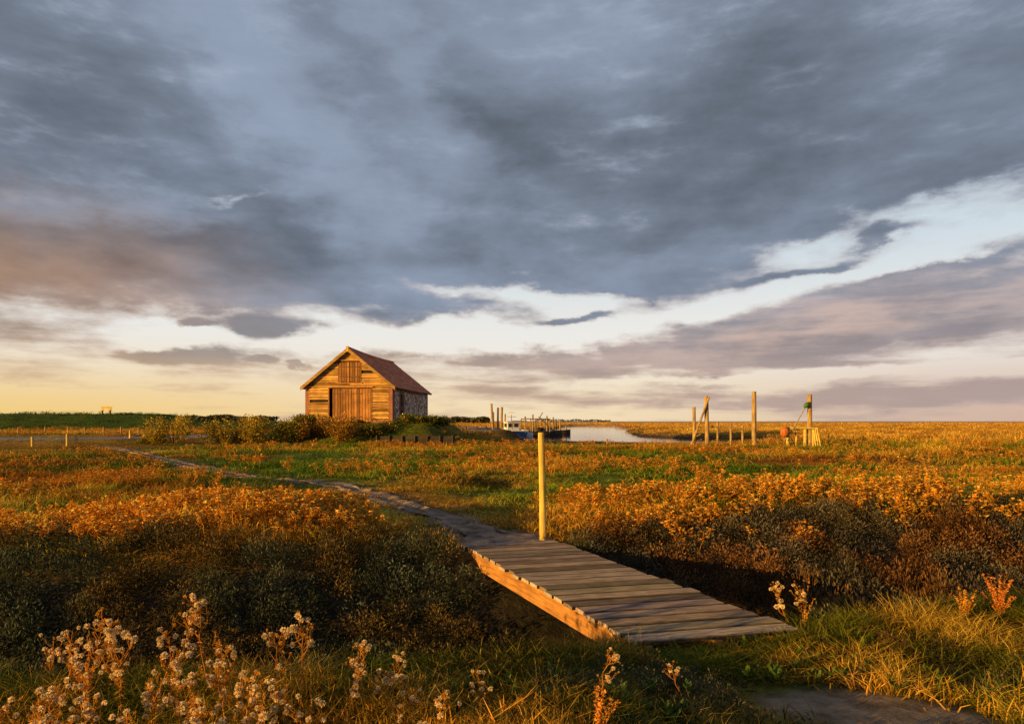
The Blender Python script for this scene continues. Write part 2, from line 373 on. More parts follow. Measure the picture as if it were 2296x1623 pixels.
def aster(rng, H, nb, detail):
    SV = []; SQ = []; SC = []; HV = []; HQ = []; HC = []
    def stem(p, q, r0, r1):
        p = np.array(p); q = np.array(q); t = q-p; t = t/np.linalg.norm(t)
        a = np.cross(t, [0.3, .9, .1]); a /= np.linalg.norm(a); c = np.cross(t, a); b = len(SV); n = 3
        for (o, r) in ((p, r0), (q, r1)):
            for k in range(n):
                w = 2.094*k; SV.append(o+a*math.cos(w)*r+c*math.sin(w)*r); SC.append((.52, .22, .035))
        for k in range(n): SQ.append((b+k, b+(k+1) % n, b+n+(k+1) % n, b+n+k))
    def head(p, r):
        big = rng.rand() < (.42 if detail else .6)
        tone = (np.array([.95, .74, .40]) if detail else np.array([.85, .60, .20]))*rng.uniform(.65, 1.05) if big else np.array([.74, .35, .05])
        if detail and not big: r *= .5
        ns = (70 if big else 22) if detail else 3
        for k in range(ns):
            d = rng.normal(size=3); d[2] = d[2]*.9+.2; d /= np.linalg.norm(d); s = np.cross(d, rng.normal(size=3)); s /= np.linalg.norm(s)
            b = len(HV); ww = r*(.15 if detail else .55); L = r*rng.uniform(.8, 1.1)
            if detail: HV.extend([p-s*ww*.3, p+s*ww*.3, p+d*L+s*ww, p+d*L-s*ww])
            else: HV.extend([p-d*L-s*ww, p-d*L+s*ww, p+d*L+s*ww, p+d*L-s*ww])
            HC.extend([tone*.55, tone*.55, tone, tone]); HQ.append((b, b+1, b+2, b+3))
    lean = rng.normal(size=2)*.16*H; pts = [np.array([0, 0, -.05])]
    for i in range(1, 6):
        u = i/5; pts.append(np.array([lean[0]*u*u+rng.normal()*.010, lean[1]*u*u+rng.normal()*.010, H*u]))
    for i in range(5): stem(pts[i], pts[i+1], .0036*(1.2-i*.14), .0036*(1.06-i*.14))
    for b in range(nb):
        u = rng.uniform(.4, .98); i = min(int(u*5), 4); f = u*5-i; o = pts[i]*(1-f)+pts[i+1]*f
        a = rng.uniform(0, 6.283); L = H*rng.uniform(.08, .26)*(1.3-u)*1.6
        m = o+np.array([math.cos(a)*L*.5, math.sin(a)*L*.5, L*.45]); e = o+np.array([math.cos(a)*L*.65, math.sin(a)*L*.65, L*.95])
        stem(o, m, .0024, .002); stem(m, e, .002, .0014)
        for k in range(rng.randint(1, 4)):
            q = e+rng.normal(size=3)*(.022 if detail else .014)
            if detail: stem(m, q, .0014, .001)
            head(q, rng.uniform(.014, .024) if detail else rng.uniform(.008, .015))
        if detail:
            for _ in range(2):
                aa = rng.uniform(0, 6.28); d = np.array([math.cos(aa), math.sin(aa), -.2]); s = np.cross(d, [0, 0, 1.]); b2 = len(SV); l = rng.uniform(.02, .06)
                oo = pts[1]*(1-f)+pts[3]*f if _ else o
                SV.extend([oo, oo+d*l*.5+s*.006, oo+d*l, oo+d*l*.5-s*.006]); SC.extend([(.40, .22, .04)]*4); SQ.append((b2, b2+1, b2+2, b2+3))
    head(pts[-1], .018)
    return [np.array(q) for q in (SV, SQ, SC, HV, HQ, HC)]

rg = np.random.RandomState(3)
def samp(n, d0, d1, half=.80):
    u = rg.rand(n); d = d0*(d1/d0)**u
    a = rg.uniform(-half, half, n); return d*np.tan(a), d
def bridge_d(x, y): return pdist(x, y, [(-.05, 9.05), (1.56, 5.05)])
LV = np.array([1.6, -3.9]); LV = LV/np.linalg.norm(LV)
def on_bridge(x, y, w=.70, e=.12):
    "footprint of the footbridge deck"
    rx, ry = x+.05, y-9.0; al = rx*LV[0]+ry*LV[1]; pe = rx*LV[1]*-1+ry*LV[0]
    return (np.abs(pe) < w)&(al > -.3)&(al < 4.25+e)
def base_mask(x, y, pw=.34):
    m = (pdist(x, y, PATH)+.6*(vn(x*2.2, y*2.2, 6)-.5) > pw*(1+.7*(1-sst(9.5, 12.5, y))))&(pdist(x, y, ROAD) > 2.6)&~on_bridge(x, y)
    m &= (height(x, y) > -.45)
    m &= ~((x > -15.3)&(x < -7.2)&(y > 48.8)&(y < 62))
    m &= pdist(x, y, MUD)+.35*(vn(x*2.5, y*2.5, 3)-.5) > .30
    return m
def low_zone(x, y):
    "1 = short vegetation"
    return np.clip(water_side(x, y)*1.0+np.exp(-((x-1)/5)**2-((y-15.5)/4.5)**2)*.6+sst(26, 34, y)*(1-sst(50, 54, y))*(1-sst(-22, -16, x))*.9+np.exp(-((x+8)/5)**2-((y-30)/4)**2)*.7+.5*(1-sst(.8, 1.9, pdist(x, y, PATH))), 0, 1)
def scrub_patch(x, y):
    "grey scrub growing on the near bank"
    return (np.exp(-((x-1.3)/.75)**2-((y-4.15)/.38)**2)+np.exp(-((x-.1)/.5)**2-((y-3.9)/.3)**2)*.6+np.exp(-((x-3.3)/.6)**2-((y-4.3)/.4)**2)*.7+.6*sst(.6, .78, vn(x*1.4, y*1.4, 55)))
# grass
gp = [blades(13, .10, .08, .19, .006, .8, rg) for _ in range(7)]
x, y = samp(42000, 2.4, 330)
t = chan(x, y)
m = base_mask(x, y)&((t < .06)|(t > .98))
fgm = (y-.25*x < 5.0)&(rg.rand(len(x)) < scrub_patch(x, y)*1.1); m &= ~fgm
x, y = x[m], y[m]; n = len(x); z = height(x, y); D = np.hypot(x, y)
tint = zone_color(x, y)
fg = (1-sst(4.6, 6.0, y-.25*x))[:, None]
def fg_color(x, y):
    v50 = vn(x*1.5, y*1.5, 50)[:, None]; v51 = vn(x*1.3, y*1.3, 51)[:, None]
    return np.array([.11, .12, .022])*(1.2-v50*.9)+np.array([.48, .24, .025])*sst(.42, .85, v51)
tint = tint*(1-fg*.95)+fg_color(x, y)*fg*.95
tint = tint*rg.uniform(.4, 1.6, (n, 1))*np.stack([rg.uniform(.85, 1.25, n), np.ones(n), rg.uniform(.7, 1.3, n)], 1)
sxy = (1+D/11)*rg.uniform(.8, 1.3, n); sz = (.4+1.2*vn(x/1.3, y/1.3, 40))*rg.uniform(.6, 1.25, n)*(1+D/90)
sz = sz*(1-.68*low_zone(x, y))*(1-.35*fg[:, 0])*(1+1.1*sst(20, 27, x)*sst(32, 38, y)*(1-sst(60, 75, y)))
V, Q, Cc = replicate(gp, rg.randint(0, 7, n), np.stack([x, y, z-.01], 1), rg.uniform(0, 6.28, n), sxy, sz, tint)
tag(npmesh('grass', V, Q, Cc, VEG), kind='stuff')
# longer fine grass on the near bank
gl = [blades(26, .09, .06, .26, .0034, 1.5, rg) for _ in range(5)]
x = rg.uniform(-5, 8, 2600); yn = 4.90+.256*(x-.95); y = yn+rg.normal(size=2600)*.28-.22
x2 = rg.uniform(-3.6, 4.4, 3600); y2 = rg.uniform(2.6, 4.9, 3600); k2 = vn(x2*1.7, y2*1.7, 66) > .36
x = np.concatenate([x, x2[k2]]); y = np.concatenate([y, y2[k2]])
m = ~on_bridge(x, y)&(pdist(x, y, MUD) > .36)&(y > 2.4)&(chan(x, y) < .05)&(rg.rand(len(x)) > scrub_patch(x, y))
m &= (vn(x*1.3, y*1.3, 61)+.25*(x > 2) > .36); x, y = x[m], y[m]; n = len(x)
tint = np.array([.74, .46, .06])*rg.uniform(.25, 1.3, (n, 1)); k = (vn(x*2, y*2, 62) > .5)[:, None]; tint = np.where(k, tint*np.array([.30, .52, .40]), tint)
V, Q, Cc = replicate(gl, rg.randint(0, 5, n), np.stack([x, y, height(x, y)-.02], 1), rg.uniform(0, 6.28, n), rg.uniform(.8, 1.4, n), rg.uniform(.4, 1.0, n)*np.where(x > 2.3, 1.2, .85), tint)
tag(npmesh('bank_grass', V, Q, Cc, VEG), kind='stuff')
# sea purslane
sp = [leafball(190, .17, .24, .034, rg) for _ in range(5)]
N0 = 24000
x = rg.uniform(-10, 12, N0); y = rg.uniform(2.2, 14, N0); t = chan(x, y)+.2*(vn(x*1.2, y*1.2, 71)-.5)
inn = (t > .06)&(t < 1.08)&(rg.rand(N0) < np.where(t > .3, .40, .30))
db = bridge_d(x, y); inn &= (db > np.where(x > .9-(y-7)*.4, .66, .80))&(pdist(x, y, PATH) > .9)
inn &= ~((t < .60)&(db < 1.5)&(x < .6))
near = (t < .05)&~on_bridge(x, y)&(pdist(x, y, MUD) > .45)&(rg.rand(N0) < scrub_patch(x, y)*.6)&(y > 2.6)
m = (inn | near)&(np.abs(x) < y*.85+.5); nr = near[m]
x, y = x[m], y[m]; n = len(x); z = height(x, y); tt = chan(x, y)
rs = sst(.5, 1.5, x)[:, None]
tint = (np.array([.068, .080, .048])*(1-rs)+np.array([.098, .082, .050])*rs)*rg.uniform(.45, 1.7, (n, 1))*(.7+.7*vn(x*1.1, y*1.1, 77)[:, None])
k = (vn(x*1.5, y*1.5, 72) > .62)[:, None]; tint = np.where(k, tint*np.array([1.8, 1.05, .6]), tint)
deep = np.where((x > 1)&(tt > .15)&(tt < .6), 1.5, 1.0)
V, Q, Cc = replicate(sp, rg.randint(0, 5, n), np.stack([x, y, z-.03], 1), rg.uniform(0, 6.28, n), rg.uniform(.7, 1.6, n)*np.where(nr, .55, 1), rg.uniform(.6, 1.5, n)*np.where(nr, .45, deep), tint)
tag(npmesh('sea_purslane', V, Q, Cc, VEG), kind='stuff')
# seed-head marsh plants as ground cover
ap = []
for _ in range(6):
    a = aster(rg, .33, 6, False)
    ap.append((np.concatenate([a[0], a[3]]), np.concatenate([a[1], a[4]+len(a[0])]), np.concatenate([a[2], a[5]])))
x, y = samp(9500, 4.6, 75); t = chan(x, y)
dn = fbm(x/2.6, y/3.5, 81, 3)
m = base_mask(x, y, .7)&((t < 0)|(t > 1.02))&(dn > .46)&(low_zone(x, y) < .45)
xc = rg.uniform(-9, -1.2, 1700); yc = 9.2+.15*xc+rg.rand(1700)*2.4; mc = base_mask(xc, yc, .8)&(chan(xc, yc) > .93)&(fbm(xc/.8, yc/.8, 85, 2) > .42)
xd = rg.uniform(.9, 8, 1000); yd = 8.6+.15*xd+rg.rand(1000)*4; md = base_mask(xd, yd, .8)&(chan(xd, yd) > .8)&(fbm(xd/.8, yd/.8, 86, 2)+.12*(chan(xd, yd) > 1) > .58)
x = np.concatenate([x[m], xc[mc], xd[md]]); y = np.concatenate([y[m], yc[mc], yd[md]]); n = len(x); D = np.hypot(x, y)
crest = np.concatenate([np.zeros(m.sum()), np.ones(mc.sum()), np.zeros(md.sum())])
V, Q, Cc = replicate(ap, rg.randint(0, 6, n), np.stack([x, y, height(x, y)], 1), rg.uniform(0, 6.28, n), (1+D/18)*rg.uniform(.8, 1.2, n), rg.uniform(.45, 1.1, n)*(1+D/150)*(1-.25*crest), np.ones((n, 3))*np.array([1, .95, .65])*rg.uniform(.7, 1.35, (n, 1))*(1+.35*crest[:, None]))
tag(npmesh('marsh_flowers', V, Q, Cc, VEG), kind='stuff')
# broad-leaved ground plants near the camera
bl = []
for _ in range(3):
    V = []; Q = []; Cc = []
    for i in range(9):
        a = rg.uniform(0, 6.28); L = rg.uniform(.05, .10); w_ = L*.12; c, s = math.cos(a), math.sin(a); b = len(V)
        for u, ww in ((0, .3), (.4, 1), (.75, .9), (1, .1)):
            r = L*u*.6; zz = L*(u*1.1-.35*u*u); V += [(c*r-s*w_*ww, s*r+c*w_*ww, zz), (c*r+s*w_*ww, s*r-c*w_*ww, zz)]; Cc += [(.8+.3*u,)*3]*2
        for j in range(3): Q.append((b+2*j, b+2*j+1, b+2*j+3, b+2*j+2))
    bl.append((np.array(V), np.array(Q), np.array(Cc)))
x = rg.uniform(-3.5, 4.5, 500); y = rg.uniform(2.6, 5.2, 500); m = base_mask(x, y)&(chan(x, y) < .04)&(vn(x*1.3, y*1.3, 91) > .6); x, y = x[m], y[m]; n = len(x)
V, Q, Cc = replicate(bl, rg.randint(0, 3, n), np.stack([x, y, height(x, y)+.02], 1), rg.uniform(0, 6.28, n), rg.uniform(.7, 1.2, n), rg.uniform(.8, 1.4, n), np.array([.10, .16, .025])*rg.uniform(.5, 1.3, (n, 1)))
tag(npmesh('broad_leaf_herbs', V, Q, Cc, VEG), kind='stuff')

# individual near plants
var = []
for i in range(8):
    a = aster(rg, .5, 11, True)
    ms = npmesh('aster_plant', a[0], a[1], a[2], VEG); mh = npmesh('seed_heads', a[3], a[4], a[5], VEG)
    var.append((ms.data, mh.data)); bpy.data.objects.remove(ms); bpy.data.objects.remove(mh)
PL = [(-2.11, 3.74, .56), (-1.88, 3.51, .44), (-1.75, 3.93, .52), (-1.29, 3.59, .46), (-1.12, 3.58, .50), (-.84, 3.68, .36), (-2.22, 3.32, .40), (-1.87, 3.03, .38), (-2.14, 3.11, .36), (-2.19, 2.99, .38),
      (-1.18, 3.06, .42), (-1.11, 3.03, .40), (-1.24, 2.92, .40), (-.68, 3.62, .28), (-.57, 3.59, .28), (-.38, 3.06, .32), (-1.76, 2.99, .36), (.48, 3.83, .28), (-.89, 3.48, .30), (-1.44, 3.09, .38), (2.25, 5.45, .42), (2.32, 5.35, .36), (-2.5, 3.9, .36), (-2.3, 3.6, .38),
      (-1.55, 3.6, .40), (-1.0, 3.3, .38), (-1.65, 3.35, .36), (-2.75, 4.0, .34), (-.15, 3.5, .25), (3.9, 5.2, .32), (-1.35, 2.95, .38), (-1.6, 2.9, .38), (-2.0, 3.2, .34), (-2.05, 3.6, .36), (-1.45, 3.4, .34), (.95, 3.75, .22), (-.5, 3.3, .25), (-1.95, 3.85, .44),
      (-1.9, 2.9, .38), (-1.7, 3.15, .38), (-2.0, 2.95, .38), (-1.28, 3.25, .40), (-.95, 3.0, .36), (-1.82, 3.72, .42), (-2.2, 3.85, .48)]
for (px, py, H) in PL:
    i = random.randrange(8); ms, mh = var[i]
    o = bpy.data.objects.new('aster_plant', ms); COLL.objects.link(o)
    o.location = (px, py, float(height(px, py))-.01); s = H/.5; o.scale = (s**.5, s**.5, s**.9); o.rotation_euler = (random.uniform(-.22, .22), random.uniform(-.22, .22), random.uniform(0, 6.28))
    tag(o, 'dry brown aster stalk with fluffy cream seed heads', 'plant', 'seeding aster plants on the creek bank')
    c = bpy.data.objects.new('seed_heads', mh); COLL.objects.link(c); c.parent = o
def plume(name, x, y, H, col, n, label):
    rr = np.random.RandomState(int(abs(x*100))+5); V = []; Q = []; Cc = []
    for i in range(n):
        a = rr.uniform(0, 6.28); l = rr.uniform(.05, .5)*H*.6; h = H*rr.uniform(.5, 1); e = np.array([math.cos(a)*l, math.sin(a)*l, h]); prev = np.zeros(3)
        for k in range(1, 15):
            u = k/14; p = e*np.array([u**1.6, u**1.6, u]); s = np.array([math.sin(a+k), math.cos(a+k), 0])*.0015; b = len(V)
            V += [prev-s, prev+s, p+s, p-s]; Cc += [col]*4; Q.append((b, b+1, b+2, b+3)); prev = p
            if u > .3:
                for q in range(6):
                    d = rr.normal(size=3); d[2] = abs(d[2]); d /= np.linalg.norm(d); t_ = np.cross(d, rr.normal(size=3)); t_ /= np.linalg.norm(t_); b = len(V); L = rr.uniform(.008, .022)
                    V += [p, p+d*L*.5+t_*L*.3, p+d*L, p+d*L*.5-t_*L*.3]; c_ = tuple(np.array(col)*rr.uniform(.7, 1.4)); Cc += [c_]*4; Q.append((b, b+1, b+2, b+3))
    o = npmesh(name, np.array(V), np.array(Q), np.array(Cc), VEG); o.location = (x, y, float(height(x, y))-.01); tag(o, label, 'plant'); return o
plume('dock_plant', .40, 3.2, .40, (.60, .24, .04), 7, 'rusty orange dock with dense dry seed spikes')
plume('sea_blite_plant', 3.95, 5.5, .40, (.50, .19, .04), 30, 'reddish feathery marsh plant on grassy bank edge')
plume('sea_blite_plant', 3.6, 5.4, .28, (.50, .24, .04), 20, 'low orange feathery marsh plant on grassy bank edge')
plume('sea_blite_plant', 2.30, 5.35, .45, (.50, .24, .05), 4, 'tall dry seeding stalk beside the wooden footbridge')
plume('dock_plant', -1.62, 3.75, .46, (.50, .20, .04), 6, 'rusty orange dock with dense dry seed spikes')
plume('dock_plant', -2.35, 3.75, .40, (.50, .20, .04), 6, 'rusty orange dock with dense dry seed spikes')

# bushes
def bush(x, y, rx, ry, h, col, seed, label, gold=.5):
    rr = np.random.RandomState(seed); V = []; Q = []; Cc = []; z0 = float(height(x, y))-.1
    lobes = [(rr.uniform(-.75, .75)*rx, rr.uniform(-.75, .75)*ry, rr.uniform(.25, .75)*h, rr.uniform(.28, .5)) for _ in range(11)]
    for (lx, ly, lz, lr) in lobes:
        lt_ = rr.uniform(.6, 1.25)
        for i in range(330):
            u = rr.normal(size=3); u /= np.linalg.norm(u); q = rr.uniform(.5, 1.12)
            p = np.array([lx+u[0]*lr*rx*q*.8, ly+u[1]*lr*ry*q*.8, max(.02, lz+u[2]*lr*h*q)])
            d = u+rr.normal(size=3)*.6; d /= np.linalg.norm(d); s = np.cross(d, rr.normal(size=3)); s /= np.linalg.norm(s); L = rr.uniform(.06, .15); b = len(V)
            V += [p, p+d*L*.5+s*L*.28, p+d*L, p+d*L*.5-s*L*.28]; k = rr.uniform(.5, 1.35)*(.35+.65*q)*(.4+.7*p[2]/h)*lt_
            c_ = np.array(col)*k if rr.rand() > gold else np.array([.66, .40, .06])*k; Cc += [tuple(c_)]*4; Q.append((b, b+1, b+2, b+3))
    for i in range(14):
        a = rr.uniform(0, 6.28); e = np.array([math.cos(a)*rx*.5, math.sin(a)*ry*.5, h*.7]); s = np.array([.02, .01, 0]); b = len(V)
        V += [-s, s, e+s*.4, e-s*.4]; Cc += [(.06, .045, .03)]*4; Q.append((b, b+1, b+2, b+3))
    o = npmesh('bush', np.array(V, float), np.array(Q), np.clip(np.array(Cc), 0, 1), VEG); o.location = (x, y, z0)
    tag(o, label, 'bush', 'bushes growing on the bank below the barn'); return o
G1 = (.34, .31, .04); G2 = (.11, .14, .025); RS = (.48, .23, .04)
for i, (x, y, rx, ry, h, c, gd, lb) in enumerate([
    (-22.3, 44.8, 1.6, 1.1, 1.95, G1, .5, 'golden green rounded bush on marsh bank'), (-19.3, 45.0, 1.2, 1.0, 1.6, G1, .4, 'golden green rounded bush on marsh bank'),
    (-16.9, 45.2, 1.5, 1.1, 2.1, G1, .5, 'golden green rounded bush on marsh bank'), (-15.0, 45.6, 1.2, .9, 1.6, G2, .3, 'dark green rounded bush on marsh bank'),
    (-13.3, 45.8, 1.2, .9, 1.3, RS, .2, 'low rusty brown bush below barn wall'), (-11.3, 45.4, 1.5, 1.0, 2.0, RS, .35, 'rusty brown bush in front of barn doors'),
    (-9.2, 46.3, 1.4, .9, .8, G2, .35, 'low green bush below barn corner'), (-7.0, 48.4, 1.5, 1.0, .65, G2, .1, 'dark green bush beside flint side wall'),
    (-5.8, 49.5, 1.2, 1.0, .7, G2, .1, 'dark green bush beside flint side wall'), (-24.6, 46.0, .8, .7, .7, G1, .4, 'small golden bush beside the road'), (-18.4, 47.5, 1.1, .8, 1.2, G2, .3, 'dark green rounded bush on marsh bank'), (-14.2, 47.3, 1.3, .9, .8, G2, .3, 'low green bush below barn corner')]):
    bush(x, y, rx, ry, h, c, 100+i, lb, gd)

# distant trees
V = []; Q = []; Cc = []; rr = np.random.RandomState(8)
for (x0, x1, yy, hh, n) in ((-230, -140, 400, 4.5, 5000), (-48, -14, 420, 3.5, 1800), (30, 130, 900, 3.5, 900), (-500, -240, 500, 4, 3000)):
    xx = rr.uniform(x0, x1, n); zz = hh*(.35+.9*fbm(xx/9, xx*0, 3, 3))*rr.rand(n)**.7
    for a, c in zip(xx, zz):
        b = len(V); s = rr.uniform(.5, 1.3); p = np.array([a, yy+rr.normal()*4, c]); d = rr.normal(size=3); d /= np.linalg.norm(d); e = np.cross(d, rr.normal(size=3)); e /= np.linalg.norm(e)
        V += [p-d*s, p+e*s*.6, p+d*s, p-e*s*.6]; k = rr.uniform(.6, 1.3); Cc += [(.09*k, .085*k, .045*k)]*4; Q.append((b, b+1, b+2, b+3))
tag(npmesh('distant_woodland', np.array(V), np.array(Q), np.array(Cc), VEG), kind='stuff')

# ------------------------------------------------------------------ footbridge
FL, FR, NL, NR = [np.array(p) for p in ((-.66, 8.82), (.56, 9.14), (.93, 4.93), (2.22, 5.22))]
fb = empty('footbridge', (float((FL+FR+NL+NR)[0]/4), float((FL+FR+NL+NR)[1]/4), -.2))
tag(fb, 'weathered grey plank footbridge over a muddy creek', 'footbridge')
bx, by, bz = fb.location
dk = MB(); NP = 21
for i in range(NP):
    g0 = random.uniform(.06, .10); a = (i+g0)/NP; b = (i+1-g0)/NP
    e0 = random.uniform(-.035, .02); e1 = random.uniform(-.03, .04)
    def edge(u): return FL*(1-u)+NL*u, FR*(1-u)+NR*u
    l0, r0 = edge(a+random.uniform(-.001, .001)); l1, r1 = edge(b+random.uniform(-.001, .001)); wv = (r0-l0)/np.linalg.norm(r0-l0)
    l0 = l0+wv*e0; l1 = l1+wv*e0; r0 = r0+wv*e1; r1 = r1+wv*e1
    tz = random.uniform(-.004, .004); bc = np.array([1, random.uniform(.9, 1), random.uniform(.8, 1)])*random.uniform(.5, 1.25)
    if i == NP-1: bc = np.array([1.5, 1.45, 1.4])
    ng = 7; prof = [(0, -.014, .12), (.035, -.002, .4)]  # edges, grooves and undersides darkened in vertex colour: painted gap shade plus grime
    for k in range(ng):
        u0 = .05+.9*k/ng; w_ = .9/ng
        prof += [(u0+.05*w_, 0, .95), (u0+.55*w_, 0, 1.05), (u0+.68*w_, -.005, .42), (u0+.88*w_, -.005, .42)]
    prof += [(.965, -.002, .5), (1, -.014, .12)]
    vs = []; fs = []; cs = []
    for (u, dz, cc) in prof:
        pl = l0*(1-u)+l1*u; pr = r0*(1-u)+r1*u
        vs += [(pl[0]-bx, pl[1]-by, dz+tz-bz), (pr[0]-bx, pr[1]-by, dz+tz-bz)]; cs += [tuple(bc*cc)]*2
    for k in range(len(prof)-1): fs.append((2*k, 2*k+2, 2*k+3, 2*k+1))
    nb = len(vs); n2 = len(prof)
    for (u) in (0, 1):
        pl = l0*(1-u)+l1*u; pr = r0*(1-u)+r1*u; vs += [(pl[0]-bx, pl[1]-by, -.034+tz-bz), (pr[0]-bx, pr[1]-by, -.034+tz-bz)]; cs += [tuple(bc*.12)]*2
    fs += [(0, 1, nb+1, nb), (2*n2-2, nb+2, nb+3, 2*n2-1), (nb, nb+1, nb+3, nb+2)]
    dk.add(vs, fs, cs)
    for side in (0, 1):
        pts = [vs[2*k+side] for k in range(n2)]+[vs[nb+2+side], vs[nb+side]]
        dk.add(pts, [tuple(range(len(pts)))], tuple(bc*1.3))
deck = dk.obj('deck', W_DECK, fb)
def beam(inset, name, z0=-.22, z1=-.038, th=.06):
    wv = (FR-FL)/np.linalg.norm(FR-FL); o = wv*inset; lv = (NL-FL)/np.linalg.norm(NL-FL)
    m = MB(); p = FL+o-lv*.1; q = NL+o+lv*.02; w2 = wv*th
    m.hexa([(p[0]-bx, p[1]-by, z0-bz), (p[0]+w2[0]-bx, p[1]+w2[1]-by, z0-bz), (q[0]+w2[0]-bx, q[1]+w2[1]-by, z0-bz), (q[0]-bx, q[1]-by, z0-bz),
            (p[0]-bx, p[1]-by, z1-bz), (p[0]+w2[0]-bx, p[1]+w2[1]-by, z1-bz), (q[0]+w2[0]-bx, q[1]+w2[1]-by, z1-bz), (q[0]-bx, q[1]-by, z1-bz)])
    return m.obj(name, W_BEAM, fb)
beam(.03, 'side_beam'); beam(1.15, 'side_beam'); beam(.6, 'side_beam')
pm = MB(); pm.tube([(0, 0, -.3), (0, 0, 0), (.004, 0, .5), (.0, .003, 1.0), (-.006, 0, 1.42), (-.006, 0, 1.44)], [.048, .047, .045, .044, .043, .038], 14, jit=.03)
o = pm.obj('wooden_post', W_POST); o.location = (.42, 9.24, 0); o.rotation_euler = (0, -.012, 0)
tag(o, 'tall round wooden marker post at end of footbridge', 'post')

# ------------------------------------------------------------------ barn
barn = empty('barn', (-11.83, 49.28, 1.42), math.radians(-5)); tag(barn, 'old coal barn with timber boarded gable and flint walls', 'barn')
HW, LEN, EV, AP = 3.22, 12.0, 2.75, 5.35
def hw(z): return HW if z < EV else HW*(AP-z)/(AP-EV)
m = MB()
m.box(-HW, -HW+.35, .3, LEN-.36, -.5, EV)
m.box(HW-.35, HW, .3, 2.2, -.5, EV); m.box(HW-.35, HW, 3.2, LEN-.36, -.5, EV); m.box(HW-.35, HW, 2.2, 3.2, 2.15, EV)
m.box(-HW, HW, LEN-.36, LEN, -.5, EV)
m.add([(-HW, LEN, EV), (HW, LEN, EV), (0, LEN, AP), (-HW, LEN-.3, EV), (HW, LEN-.3, EV), (0, LEN-.3, AP)], [(0, 1, 2), (3, 5, 4), (0, 2, 5, 3), (1, 4, 5, 2)])
m.obj('flint_wall', FLINT, barn)
m = MB()
for sx in (-1, 1):
    x0, x1 = (-HW-.02, -HW+.33) if sx < 0 else (HW-.33, HW+.02)
    m.box(x0, x1, -.07, .3, -.5, EV-.02)
for k in range(9):
    z0 = .0+k*.3; m.box(HW+.001, HW+.02, .3, .3+(.23 if k % 2 else .46), z0, z0+.3)
    m.box(HW+.001, HW+.02, LEN-(.25 if k % 2 else .45), LEN, z0, z0+.3)
m.box(-HW+.33, -1.5, -.05, .2, -.5, .28); m.box(1.72, HW-.33, -.05, .2, -.5, .28)
m.box(HW+.001, HW+.02, 2.02, 2.2, -.3, 2.15); m.box(HW+.001, HW+.02, 3.2, 3.38, -.3, 2.15); m.box(HW+.001, HW+.02, 2.02, 3.38, 2.15, 2.38)
m.obj('brick_quoins', BRICK, barn)
m = MB()
m.box(-HW+.33, -1.5, 0, .12, .28, EV, (.3,)*3); m.box(1.72, HW-.33, 0, .12, .28, EV, (.3,)*3); m.box(-1.5, 1.72, 0, .12, 2.56, EV, (.3,)*3)
m.add([(-HW, 0, EV), (HW, 0, EV), (0, 0, AP), (-HW, .12, EV), (HW, .12, EV), (0, .12, AP)], [(0, 1, 2), (3, 5, 4), (0, 2, 5, 3), (1, 4, 5, 2), (0, 3, 4, 1)], (.3,)*3)
m.obj('gable_wall', W_DARK, barn)
m = MB(); bh = .175; zz = .29
while zz < AP-.12:
    z0, z1 = zz+.026, zz+bh+.01; e0 = hw(z0)-(.24 if z0 < EV-.1 else .03); e1 = max(.02, hw(z1)-(.24 if z1 < EV-.1 else .03))
    segs = [(-e0, e0)]
    cuts = []
    if zz < 2.52: cuts.append((-1.5, 1.72))
    if 2.9 < zz < 4.46: cuts.append((-.78, .92))
    for (a, b) in cuts: segs = [q for s in segs for q in ((s[0], min(s[1], a)), (max(s[0], b), s[1])) if q[1]-q[0] > .05]
    for (a, b) in segs:
        L = a
        while L < b-.01:
            R_ = min(b, L+random.uniform(1.2, 3.4))
            if b-R_ < .5: R_ = b
            if random.random() > .035 or zz < 1:
                o_ = random.uniform(0, .025); t1, t2 = random.uniform(-.026, .026), random.uniform(-.026, .026)
                tl = L if L != -e0 else -e1; tr = R_ if R_ != e0 else e1
                c = np.array([1, .96, .9])*random.uniform(.58, 1.12); c = c if random.random() > .17 else c*np.array([.55, .5, .48])
                m.hexa([(L+.004, -.09-o_, z0+t1), (R_-.004, -.09-o_, z0+t2), (R_-.004, -.012, z0+t2), (L+.004, -.012, z0+t1),
                        (tl+.004, -.034, z1+t1), (tr-.004, -.034, z1+t2), (tr-.004, -.003, z1+t2), (tl+.004, -.003, z1+t1)], tuple(c))
            L = R_
    zz += bh
m.obj('timber_cladding', W_CLAD, barn)
IRON = mat_plain('rusty_iron', (.12, .07, .045), .7)
def leaf(x0, x1, z0, z1, y, name, pl=8):
    m = MB(); wd = (x1-x0)/pl
    for i in range(pl):
        c = np.array([1, .95, .9])*random.uniform(.4, 1.2); a = x0+i*wd
        m.box(a+.014, a+wd-.014, y-.035+random.uniform(-.014, .014), y, z0+random.uniform(-.04, .04), z1, tuple(c))
    for q in ((z0+.35), (z1-.35)): m.box(x0+.03, x1-.03, y+.001, y+.05, q-.07, q+.07, (.4,)*3)
    o = m.obj(name, W_DOOR, barn)
    for q in ((z0+.35), (z1-.35)):
        h = MB(); h.box(x0+.05, x0+.75, y-.066, y-.054, q-.025, q+.025); h.obj('hinge', IRON, o)
    return o
leaf(-1.22, .18, .12, 2.5, -.03, 'door', pl=7); leaf(.2, 1.66, .12, 2.5, -.04, 'door', pl=7)
leaf(-.72, .06, 3.0, 4.42, -.055, 'loft_door', pl=4); leaf(.08, .86, 3.0, 4.42, -.055, 'loft_door', pl=4)
m = MB()
